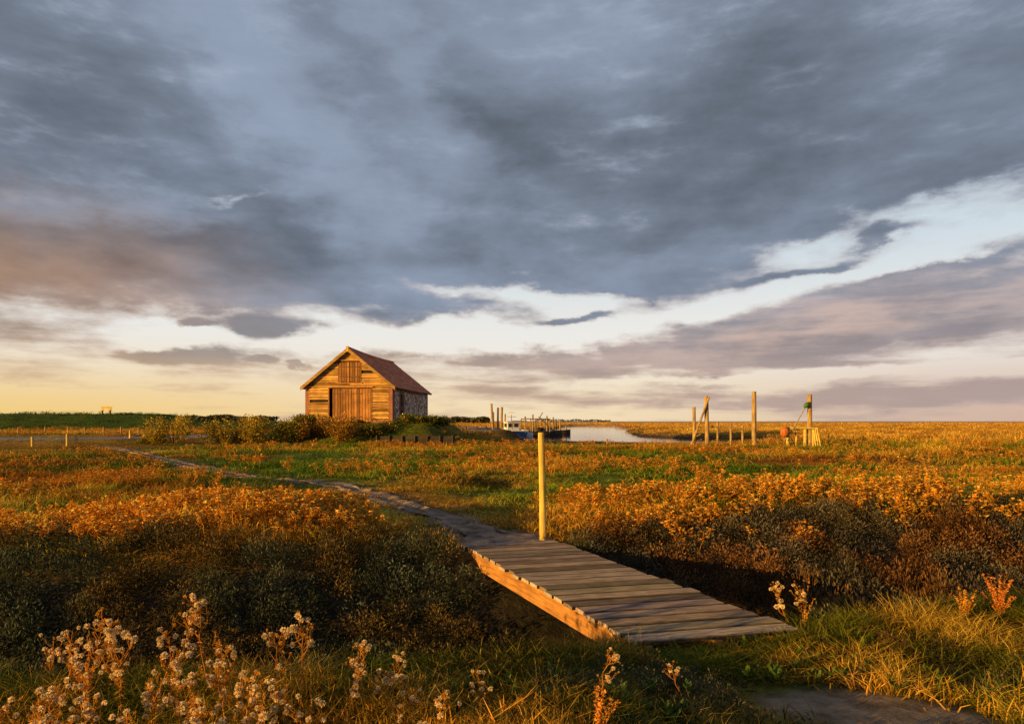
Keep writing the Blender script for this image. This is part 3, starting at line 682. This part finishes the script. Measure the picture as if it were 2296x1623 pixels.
for (a, b, c, d) in ((-1.52, -1.44, .1, 2.56), (1.68, 1.76, .1, 2.56), (-.80, -.73, 2.95, 4.5), (.87, .94, 2.95, 4.5)): m.box(a, b, -.085, -.01, c, d, (.6,)*3)
m.box(-1.6, 1.84, -.17, -.012, 2.56, 2.66); m.box(-.86, 1.0, -.17, -.012, 4.5, 4.57); m.box(-.86, 1.0, -.14, -.012, 2.87, 2.95)
m.obj('door_frame', W_DOOR, barn)
m = MB(); m.box(HW-.2, HW-.14, 2.2, 3.2, -.3, 2.15); o = m.obj('side_door', W_DARK, barn)
def roofz(x): return AP+.08-abs(x)*(AP-EV)/HW
m = MB(); nc = 20; seg = 40; XO = HW+.28
for sx in (-1, 1):
    for i in range(nc):
        for j in range(seg):
            u0, u1 = i/nc, (i+1)/nc+.012; y0, y1 = -.32+(LEN+.6)*j/seg, -.32+(LEN+.6)*(j+1)/seg
            sg = lambda yy: -.09*math.sin(math.pi*max(0, min(1, yy/LEN)))
            x0, x1 = sx*XO*u0, sx*XO*u1; c = (random.uniform(.55, 1.2),)*3; o_ = random.uniform(0, .015)
            m.hexa([(x0, y0+.005, roofz(x0)-.03+sg(y0)), (x1, y0+.005, roofz(x1)-.03+sg(y0)), (x1, y1-.005, roofz(x1)-.03+sg(y1)), (x0, y1-.005, roofz(x0)-.03+sg(y1)),
                    (x0, y0+.005, roofz(x0)+.004+o_+sg(y0)), (x1, y0+.005, roofz(x1)+.04+o_+sg(y0)), (x1, y1-.005, roofz(x1)+.04+o_+sg(y1)), (x0, y1-.005, roofz(x0)+.004+o_+sg(y1))], c)
roof = m.obj('roof', TILE, barn)
m = MB()
for j in range(28):
    y0 = -.34+j*(LEN+.64)/28; y1 = y0+(LEN+.64)/28-.01; s0 = -.09*math.sin(math.pi*max(0, min(1, y0/LEN))); s1 = -.09*math.sin(math.pi*max(0, min(1, y1/LEN)))
    m.tube([(0, y0, roofz(0)+.02+s0), (0, y1, roofz(0)+.02+s1)], [.1, .095], 8, (random.uniform(.8, 1.1),)*3)
m.obj('ridge_tiles', TILE, roof)
m = MB()
for sx in (-1, 1):
    a = (0, roofz(0)-.035); b = (sx*XO, roofz(XO)-.035); 
    m.hexa([(a[0], -.37, a[1]-.2), (b[0], -.37, b[1]-.2), (b[0], -.33, b[1]-.2), (a[0], -.33, a[1]-.2), (a[0], -.37, a[1]+.06), (b[0], -.37, b[1]+.06), (b[0], -.33, b[1]+.06), (a[0], -.33, a[1]+.06)], (.6,)*3)
m.box(-.09, .09, -.385, -.30, AP-.2, AP+.2)
m.obj('bargeboard', W_CLAD, barn)
m = MB()
for sx in (-1, 1): m.box(sx*XO-.05, sx*XO+.05, -.28, LEN+.26, roofz(XO)-.12, roofz(XO)-.035)
m.obj('eaves_board', W_DARK, barn)

rf = empty('retaining_fence', (-6.4, 44.9, .0), .03); tag(rf, 'dark low timber retaining fence below the barn', 'fence')
rf.location.z = .22
m = MB()
for k in range(2): m.box(-2.6, 2.6, -.03, .03, -.1+k*.24, .12+k*.24, (random.uniform(.7, 1.2),)*3)
m.obj('board', W_DARK, rf)
for k in range(7):
    m = MB(); xx = -2.5+k*.83; m.tube([(xx, -.10, -.5), (xx, -.10, random.uniform(.36, .46))], [.05, .045], 8, jit=.05); m.obj('post', W_DARK, rf)

# ------------------------------------------------------------------ posts
def post(x, y, ztop, r, label, group=None, lean=(0, 0), zb=None, name='wooden_post', mat=None):
    zb = float(height(x, y))-.3 if zb is None else zb; h = ztop-zb
    m = MB(); N_ = 6; pts = [(lean[0]*h*i/N_, lean[1]*h*i/N_, h*i/N_) for i in range(N_+1)]; rs = [r*(1.04-.08*i/N_) for i in range(N_+1)]
    pts.append((lean[0]*h, lean[1]*h, h+.02)); rs.append(r*.8)
    m.tube(pts, rs, 12, jit=.06); o = m.obj(name, mat or W_POST2); o.location = (x, y, zb); return tag(o, label, 'post', group)
for px in (-39.8, -37.9, -36.1, -34.5, -33, -31.6, -30.2, -28.9):
    post(px+random.uniform(-.1, .1), 55+random.uniform(-.3, .3), float(height(px, 55))+.58+random.uniform(-.05, .05), .06, 'short wooden post along the marsh road', 'posts along the marsh road')
for (px, py, h) in ((-29.8, 42.2, .6), (-27.5, 42, .8), (-27.15, 42.3, .75), (-33.2, 43.5, .5), (-26.7, 47.5, .6)):
    post(px, py, float(height(px, py))+h, .075, 'short sunlit wooden bollard at the road edge', 'posts along the marsh road', mat=W_POST)
for (px, py, zt, r, ln) in ((-2.1, 78, 3.55, .13, (-.06, 0)), (-1.65, 78.4, 3.1, .13, (.01, 0)), (-1.25, 78, 3.15, .14, (.02, 0)), (-2.2, 80, 2.6, .1, (0, 0)), (-.9, 82, 2.4, .1, (.02, 0))):
    post(px, py, zt, r, 'tall weathered mooring post beside the creek boats', 'mooring posts beside the moored boats', ln, -1.0)
for (px, py, zt) in ((1.9, 96, 2.2), (3.0, 99, 2.5), (5.2, 101, 2.3), (6.3, 103, 2.1), (6.9, 98, 1.6), (8.3, 104, .8), (4.1, 97, 2.0)):
    post(px, py, zt, .12, 'mooring post standing in the tidal creek', 'mooring posts beside the moored boats', (random.uniform(-.03, .03), 0), -1.0)
post(15.33, 43, 3.43, .14, 'tallest thick mooring post alone on the marsh', lean=(-.003, 0))
post(7.0, 50, .25, .06, 'short stake at creek edge')
post(-7.6, 48.0, 1.9, .05, 'thin stake near the barn corner')
def gz(x, y): return float(height(x, y))
mf = empty('mooring_structure', (12.0, 43, 0)); tag(mf, 'pair of mooring posts joined by a long diagonal brace', 'mooring posts')
def tubeobj(name, p, q, r, parent, mat=W_POST2, n=10):
    m = MB(); m.tube([tuple(a+(b-a)*k/5 for a, b in zip(p, q)) for k in range(6)], [r*(1-.016*k) for k in range(6)], n, jit=.07); return m.obj(name, mat, parent)
tubeobj('post', (-.43, .1, -.6), (-.45, .1, 2.47), .11, mf); tubeobj('post', (.36, 0, -.6), (.3, 0, 3.15), .14, mf)
tubeobj('brace', (-.78, -.16, -.2), (.42, -.18, 3.08), .075, mf); tubeobj('brace', (-.5, -.14, .55), (-.1, -.16, .75), .04, mf)
lr = empty('low_rail', (13.9, 43.3, 0)); tag(lr, 'low rail of thin posts and crossbars in marsh', 'rail')
for a, h in ((-.8, 1.5), (.05, 1.46), (.8, 1.26)): tubeobj('post', (a, 0, -.6), (a, 0, h), .075, lr)
tubeobj('crossbar', (-1.2, -.1, 1.22), (.05, -.1, 1.18), .055, lr); tubeobj('crossbar', (.0, -.1, 1.12), (.85, -.1, 1.08), .055, lr)
jt = empty('landing_stage', (18.4, 43, 0)); tag(jt, 'small sunlit timber landing stage with tall mooring post', 'landing stage')
tubeobj('post', (.5, .1, -.6), (.48, .1, 3.27), .15, jt)
for a, h, r in ((-.93, 1.22, .11), (-.4, 1.15, .06), (.15, 1.2, .10), (.66, 1.1, .08)): tubeobj('post', (a, 0, -.6), (a, 0, h), r, jt, W_POST)
tubeobj('rail', (-1.1, -.14, 1.16), (.95, -.14, 1.12), .06, jt, W_POST)
for k in range(3): tubeobj('leaning_pole', (.75+k*.16, -.3, -.4), (.62+k*.10, -.2, 1.0+.08*k), .05, jt, W_POST)
m = MB()
for k in range(4): m.box(-1.0, .9, .12+k*.16, .25+k*.16, 1.0, 1.04, (random.uniform(.7, 1.1),)*3)
m.obj('deck', W_POST2, jt)
ROPE = mat_plain('rope', (.35, .3, .2)); GRN = mat_plain('green_plastic', (.07, .19, .03), .6, .5); RED = mat_plain('red_plastic', (.55, .15, .03), .7, .6, 9)
m = MB(); p0 = Vector((18.65, 42.9, 2.75)); p1 = Vector((17.1, 42.7, .35)); m.tube([p0+(p1-p0)*i/8+Vector((0, 0, -.18*math.sin(math.pi*i/8))) for i in range(9)], [.035]*9, 6)
o = m.obj('mooring_rope', ROPE); tag(o, 'mooring rope sloping from post down to marsh', 'rope')
def buoy(x, y, z, r, mat, lb, sq, rot):
    m = MB(); m.ball((0, 0, 0), r, 16, sq=sq); m.tube([(0, 0, r*sq[2]*.9), (0, 0, r*sq[2]*1.15)], [r*.3, r*.22], 8)
    o = m.obj('buoy', mat, smooth=True); o.location = (x, y, z); o.rotation_euler = (0, rot, 0); tag(o, lb, 'buoy')
    h = MB(); h.tube([(r*.18*math.cos(a/8*6.283), 0, r*sq[2]*1.15+r*.15+r*.18*math.sin(a/8*6.283)) for a in range(9)], [r*.05]*9, 6); h.obj('eye_ring', mat, o)
buoy(18.57, 42.85, 2.58, .17, GRN, 'green buoy hung on rope beside tall post', (.85, .85, 1.3), .7); buoy(17.15, 42.7, .88, .29, RED, 'round red orange buoy hanging beside landing stage', (.95, .9, 1.1), .2)

bn = empty('bench', (-52.6, 88, gz(-52.6, 88))); tag(bn, 'small wooden bench on top of grassy sea bank', 'bench')
for a in (-.5, .5):
    m = MB(); m.box(a-.05, a+.05, -.2, .2, -.1, .42); m.box(a-.05, a+.05, .15, .21, .42, .95); m.obj('leg', W_POST, bn)
m = MB(); m.box(-.7, .7, -.25, .2, .43, .49); m.obj('seat', W_POST, bn)
m = MB(); m.box(-.7, .7, .11, .145, .65, .95); m.obj('backrest', W_POST, bn)

# ------------------------------------------------------------------ boats
HULLW = mat_plain('white_hull_paint', (.72, .72, .70), .4, .2); HULLB = mat_plain('blue_hull_paint', (.05, .12, .3), .45); HULLD = mat_plain('dark_hull', (.06, .045, .035), .6); GLASS = mat_plain('dark_glass', (.02, .03, .035), .1)
STEEL = mat_plain('steel_rail', (.22, .17, .11), .5)
def hull(L, B, H, mat, parent, name='hull', sheer=.25):
    m = MB(); n = 12; k = 7; vs = []
    for i in range(n+1):
        u = i/n; wB = B/2*(1-max(0, (u-.45)/.55)**2.2)*(.86+.14*min(1, u*4)); top = H*(1+sheer*max(0, u-.4)**1.5*2); y = -L/2+L*u
        for j in range(k):
            a = (j/(k-1)*2-1); sx = math.copysign(abs(a)**.6, a) if a else 0
            vs.append((wB*sx, y, -H*.35+(top+H*.35)*abs(a)**2.4))
    fs = [(i*k+j, i*k+j+1, (i+1)*k+j+1, (i+1)*k+j) for i in range(n) for j in range(k-1)]+[tuple(range(k))[::-1]]
    for i in range(n): fs.append((i*k, (i+1)*k, (i+1)*k+k-1, i*k+k-1))
    m.add(vs, fs); return m.obj(name, mat, parent)
bt = empty('fishing_boat', (.1, 81, -.42), math.radians(20)); tag(bt, 'small white and blue fishing boat with wheelhouse moored', 'boat')
hull(5.2, 2.2, .8, HULLB, bt); m = MB()
for sx in (-1, 1): m.tube([(sx*.97, -2.6, .85), (sx*1.12, -1, .85), (sx*1.1, .4, .92), (sx*.6, 1.8, 1.1), (0, 2.62, 1.2)], [.07]*5, 6)
m.tube([(-.97, -2.62, .85), (.97, -2.62, .85)], [.07, .07], 6); m.obj('gunwale', HULLW, bt)
m = MB(); m.box(-.75, .75, -.2, 1.1, .7, 1.85); m.box(-.85, .85, -.35, 1.2, 1.85, 1.93); wh = m.obj('wheelhouse', HULLW, bt)
m = MB(); m.box(-.62, -.08, -.215, -.205, 1.25, 1.7); m.box(.08, .62, -.215, -.205, 1.25, 1.7); m.box(-.765, -.755, 0, .9, 1.25, 1.7); m.box(.755, .765, 0, .9, 1.25, 1.7); m.obj('window', GLASS, wh)
m = MB(); m.tube([(0, .5, 1.9), (0, .5, 3.2)], [.05, .04], 6); m.tube([(-.6, .5, 2.5), (.6, .5, 2.5)], [.035, .035], 6); m.tube([(-.4, .5, 3.0), (.4, .5, 3.0)], [.03, .03], 6); m.tube([(-.5, .5, 1.9), (-.5, .5, 2.9)], [.03, .03], 6); m.obj('mast', HULLW, bt)
m = MB() 
for sx in (-.9, .9): m.tube([(sx, -2.3, .8), (sx, -2.3, 2.0)], [.04, .04], 6)
m.tube([(-.9, -2.3, 2.0), (.9, -2.3, 2.0)], [.04, .04], 6); m.obj('stern_gantry', STEEL, bt)
b2 = empty('work_boat', (4.0, 93, -.45), math.radians(-72)); tag(b2, 'long dark work boat with framework moored in creek', 'boat')
hull(6.2, 2.0, .6, HULLD, b2); m = MB(); m.box(-.6, .6, -.7, .1, .6, 1.05); m.box(-.7, .7, -.8, .2, 1.05, 1.11); m.obj('cabin', W_DARK, b2)
m = MB()
for yy in (-2.6, -1.2, .9, 2.0):
    for sx in (-.9, .9): m.tube([(sx*(1 if yy < 1.5 else .6), yy, .5), (sx*(1 if yy < 1.5 else .6), yy, 2.3)], [.08, .07], 6)
m.tube([(-.9, -2.6, 2.3), (-.9, .9, 2.3)], [.07, .07], 6); m.tube([(.9, -2.6, 2.3), (.9, .9, 2.3)], [.07, .07], 6); m.tube([(0, -1, 1.1), (0, .2, 3.2)], [.07, .06], 6); m.tube([(0, 1.9, .6), (0, -.4, 2.6)], [.06, .05], 6); m.obj('deck_gantry', STEEL, b2)
b3 = empty('dinghy', (7.6, 104, -.45), math.radians(-80)); tag(b3, 'small dark open dinghy on calm creek', 'boat')
hull(2.8, 1.3, .6, HULLD, b3); m = MB(); m.box(-.55, .55, -.2, .1, .604, .66); m.obj('thwart', RED, b3)
b4 = empty('dinghy', (1.5, 84, -.45), math.radians(-60)); tag(b4, 'small white dinghy tied beside the fishing boat', 'boat')
hull(2.6, 1.2, .5, HULLW, b4); m = MB(); m.box(-.5, .5, -.2, .1, .504, .55); m.obj('thwart', W_POST, b4)
q = empty('quay', (-4.2, 80, 0)); tag(q, 'dark timber quay edge beside moored boats', 'quay')
m = MB(); m.box(-2.4, 1.4, -3, 3, .55, .67); m.obj('deck', W_DARK, q)
for a in (-2.2, -1.0, .2, 1.3):
    m = MB(); m.tube([(a, -3.1, -1), (a, -3.1, 1.0)], [.1, .09], 8); m.obj('pile', W_DARK, q)

# ------------------------------------------------------------------ sky
SUN_EL = math.radians(7.0); TR = Vector((.84, .54, 0)).normalized()
world = bpy.data.worlds.new('World'); scene.world = world; world.use_nodes = True
for nd in list(world.node_tree.nodes): world.node_tree.nodes.remove(nd)
g = NT(world.node_tree)
dirv = g.n('ShaderNodeTexCoord').outputs['Generated']
sp_ = g.n('ShaderNodeSeparateXYZ'); g.put(sp_.inputs[0], dirv); dx, dy, dz = sp_.outputs
az = g.m('ARCTAN2', dx, dy); el = g.m('ARCSINE', dz)
zp = g.m('ADD', g.m('MAXIMUM', dz, 0.0), .15)
pc = g.n('ShaderNodeCombineXYZ'); g.put(pc.inputs[0], g.m('DIVIDE', dx, zp)); g.put(pc.inputs[1], g.m('DIVIDE', dy, zp)); P = pc.outputs[0]
P2 = g.mapv(P, scale=(1, .70, 1), rot=(0, 0, math.radians(-28)))
n1 = g.noise(P2, .95, 6, .50, .2); n2 = g.noise(g.mapv(P2, loc=(5, 3, 1)), 2.4, 6, .55, .2); n3 = g.noise(g.mapv(P2, loc=(9, 1, 4)), .5, 2, .5)
aec = g.n('ShaderNodeCombineXYZ'); g.put(aec.inputs[0], az); g.put(aec.inputs[1], el); AE = aec.outputs[0]
wn = g.noise(g.mapv(AE, scale=(4.5, 10, 1)), 1.5, 7, .60, color=True)
n5 = g.noise(g.mapv(AE, scale=(5, 16, 1), loc=(3, 1, 0), rot=(0, 0, -.1)), 1.6, 7, .60)
n4 = g.noise(g.mapv(AE, scale=(3.2, 34, 1), rot=(0, 0, .02)), 1.2, 5, .55)
def warp(ax, ay):
    vm = g.n('ShaderNodeVectorMath', operation='MULTIPLY_ADD'); g.put(vm.inputs[0], wn); vm.inputs[1].default_value = (ax, ay, 0)
    sub = g.n('ShaderNodeVectorMath', operation='SUBTRACT'); g.put(sub.inputs[0], AE); sub.inputs[1].default_value = (ax/2, ay/2, 0)
    g.put(vm.inputs[2], sub.outputs[0]); return vm.outputs[0]
AW = warp(.26, .12); AW2 = warp(.18, .055)
def blob(a, e, sa, se, rot, src=None):
    v = g.mapv(src or AW, scale=(sa, se, 1), loc=(a, e, 0), rot=(0, 0, rot), typ='TEXTURE')
    l = g.n('ShaderNodeVectorMath', operation='LENGTH'); g.put(l.inputs[0], v)
    return g.ss(l.outputs['Value'], 1.4, .0)
def addb(acc, lst, src=None):
    for (a, e, sa, se, r, w_) in lst: acc = g.m('MULTIPLY_ADD', blob(a, e, sa, se, r, src), w_, acc)
    return acc
lowm = g.ss(el, .17, .04)
dens = g.m('MULTIPLY_ADD', g.m('SUBTRACT', n1, .5), .50, g.ss(el, .0, .24, .46, .86))
dens = g.m('MULTIPLY_ADD', g.m('SUBTRACT', n5, .5), .80, dens)
dens = g.m('MULTIPLY_ADD', g.m('SUBTRACT', n2, .5), .25, dens)
dens = g.m('MULTIPLY_ADD', g.m('MULTIPLY', g.m('SUBTRACT', n4, .5), lowm), 1.3, dens)
dens = addb(dens, [
    (-.03, .192, .14, .024, -.06, -.50), (.10, .170, .12, .022, .1, -.36), (.56, .222, .24, .040, .10, -.50), (.38, .238, .14, .022, .2, -.32),
    (-.32, .118, .30, .036, -.02, -.58), (-.05, .128, .25, .022, 0, -.40), (.62, .28, .10, .025, .3, -.3), (-.40, .30, .06, .010, .1, -.25),
    (-.33, .228, .40, .055, .02, .35), (-.10, .184, .08, .018, 0, .3), (.20, .214, .13, .026, .1, .45), (.15, .088, .35, .02, .03, .25), (-.55, .03, .3, .035, 0, -.3), (.36, .29, .2, .03, .1, .3), (.50, .225, .07, .012, .1, .35)])
dens = addb(dens, [(.27, .158, .26, .018, .15, -.58), (.50, .062, .34, .007, .02, -.6), (.50, .125, .46, .030, .13, .60), (.5, .032, .4, .016, 0, .35), (.10, .150, .08, .007, .1, .4), (.42, .200, .10, .008, .12, .45), (.57, .19, .08, .008, .1, .4),
    (-.335, .126, .072, .020, -.02, 1.0), (-.43, .133, .032, .010, 0, .8), (-.46, .088, .065, .012, 0, .7), (-.36, .080, .028, .006, 0, .6), (-.30, .075, .02, .005, 0, .5)], AW2)
cover = g.ss(dens, .33, .74)
sky = g.n('ShaderNodeTexSky', sky_type='NISHITA'); sky.sun_disc = False; sky.sun_elevation = SUN_EL; sky.sun_rotation = math.atan2(-TR.x, -TR.y); sky.dust_density = 2
nish = g.mix(1.0, sky.outputs[0], (.07, .07, .07), 'MULTIPLY')
lr_ = g.ss(az, -.7, .7)
hor = g.mix(g.ss(az, -.7, .1), (1.0, .68, .24), (1.0, .80, .52)); hor = g.mix(g.ss(az, .1, .7), hor, (.72, .50, .41))
mid = g.mix(g.ss(el, .0, .13), hor, (.95, .92, .87)); hi = g.mix(g.ss(el, .10, .26), mid, (.68, .78, .85)); hi = g.mix(g.ss(el, .28, .6), hi, (.30, .38, .52))
clear = g.mix(.12, hi, nish)
lt = g.m('MULTIPLY_ADD', g.m('SUBTRACT', n3, .5), -.5, g.m('MULTIPLY_ADD', g.m('SUBTRACT', n2, .5), -.7, .45))
lt = g.m('MULTIPLY_ADD', g.m('SUBTRACT', n1, .5), -.8, lt)
lt = g.m('MULTIPLY_ADD', g.m('SUBTRACT', n5, .5), -.45, lt)
lt = addb(lt, [(-.32, .42, .34, .09, -.75, .42), (-.12, .42, .2, .06, -.9, .27), (-.50, .27, .12, .03, 0, .35), (.05, .52, .35, .08, 0, .17), (.32, .38, .46, .12, .1, -.18), (-.35, .24, .4, .05, 0, -.15), (.15, .27, .35, .05, .1, -.12),
     (-.6, .35, .2, .08, .3, -.15), (.45, .15, .42, .03, .10, .3), (.62, .4, .2, .2, 0, .12), (.3, .11, .3, .025, .12, .2), (.25, .52, .2, .06, -.5, -.1)])
ccol = g.mix(g.ss(lt, .0, .95), (.098, .115, .145), (.30, .365, .48))
ccol = g.mix(g.ss(dens, .84, .5), ccol, g.mix(g.ss(el, .1, .35), (.56, .50, .48), (.39, .45, .55)))
lowc = g.mix(lr_, (.70, .46, .24), (.50, .37, .33))
ccol = g.mix(g.ss(el, .17, .03), ccol, g.mix(.15, lowc, ccol))
ccol = g.mix(g.m('MULTIPLY', blob(-.37, .115, .16, .04, 0, AW2), .7), ccol, (.24, .25, .28))
pink = g.m('MULTIPLY', blob(.45, .130, .52, .05, .13, AW2), .8); ccol = g.mix(pink, ccol, g.mix(g.ss(g.m('ADD', g.m('MULTIPLY', n4, .5), g.m('MULTIPLY', n5, .5)), .40, .60), (.66, .48, .40), (.32, .27, .275)))
warm = g.m('MULTIPLY', blob(-.70, .18, .36, .10, 0), .85); ccol = g.mix(warm, ccol, g.mix(g.ss(lt, .0, .8), (.17, .10, .065), (.48, .28, .16)))
col = g.mix(cover, clear, ccol)
col = g.mix(g.ss(dz, 0, -.05), col, (.12, .10, .07))
bg = g.n('ShaderNodeBackground'); g.put(bg.inputs[0], col); bg.inputs[1].default_value = 1.0
wo = g.n('ShaderNodeOutputWorld'); g.t.links.new(bg.outputs[0], wo.inputs[0])

sl = bpy.data.lights.new('sun', 'SUN'); sl.energy = 9.0; sl.angle = math.radians(.6); sl.color = (1.0, .57, .14)
so = bpy.data.objects.new('sun', sl); COLL.objects.link(so)
so.rotation_euler = Vector((TR.x*math.cos(SUN_EL), TR.y*math.cos(SUN_EL), -math.sin(SUN_EL))).to_track_quat('-Z', 'Y').to_euler()

cam = bpy.data.cameras.new('camera'); co_ = bpy.data.objects.new('camera', cam); COLL.objects.link(co_)
co_.location = (0, 0, 1.6); co_.rotation_euler = (math.radians(90), 0, 0)
cam.sensor_width = 36; cam.lens = 36*1523/2296; cam.shift_y = .0573; cam.clip_end = 12000; cam.clip_start = .05
scene.camera = co_
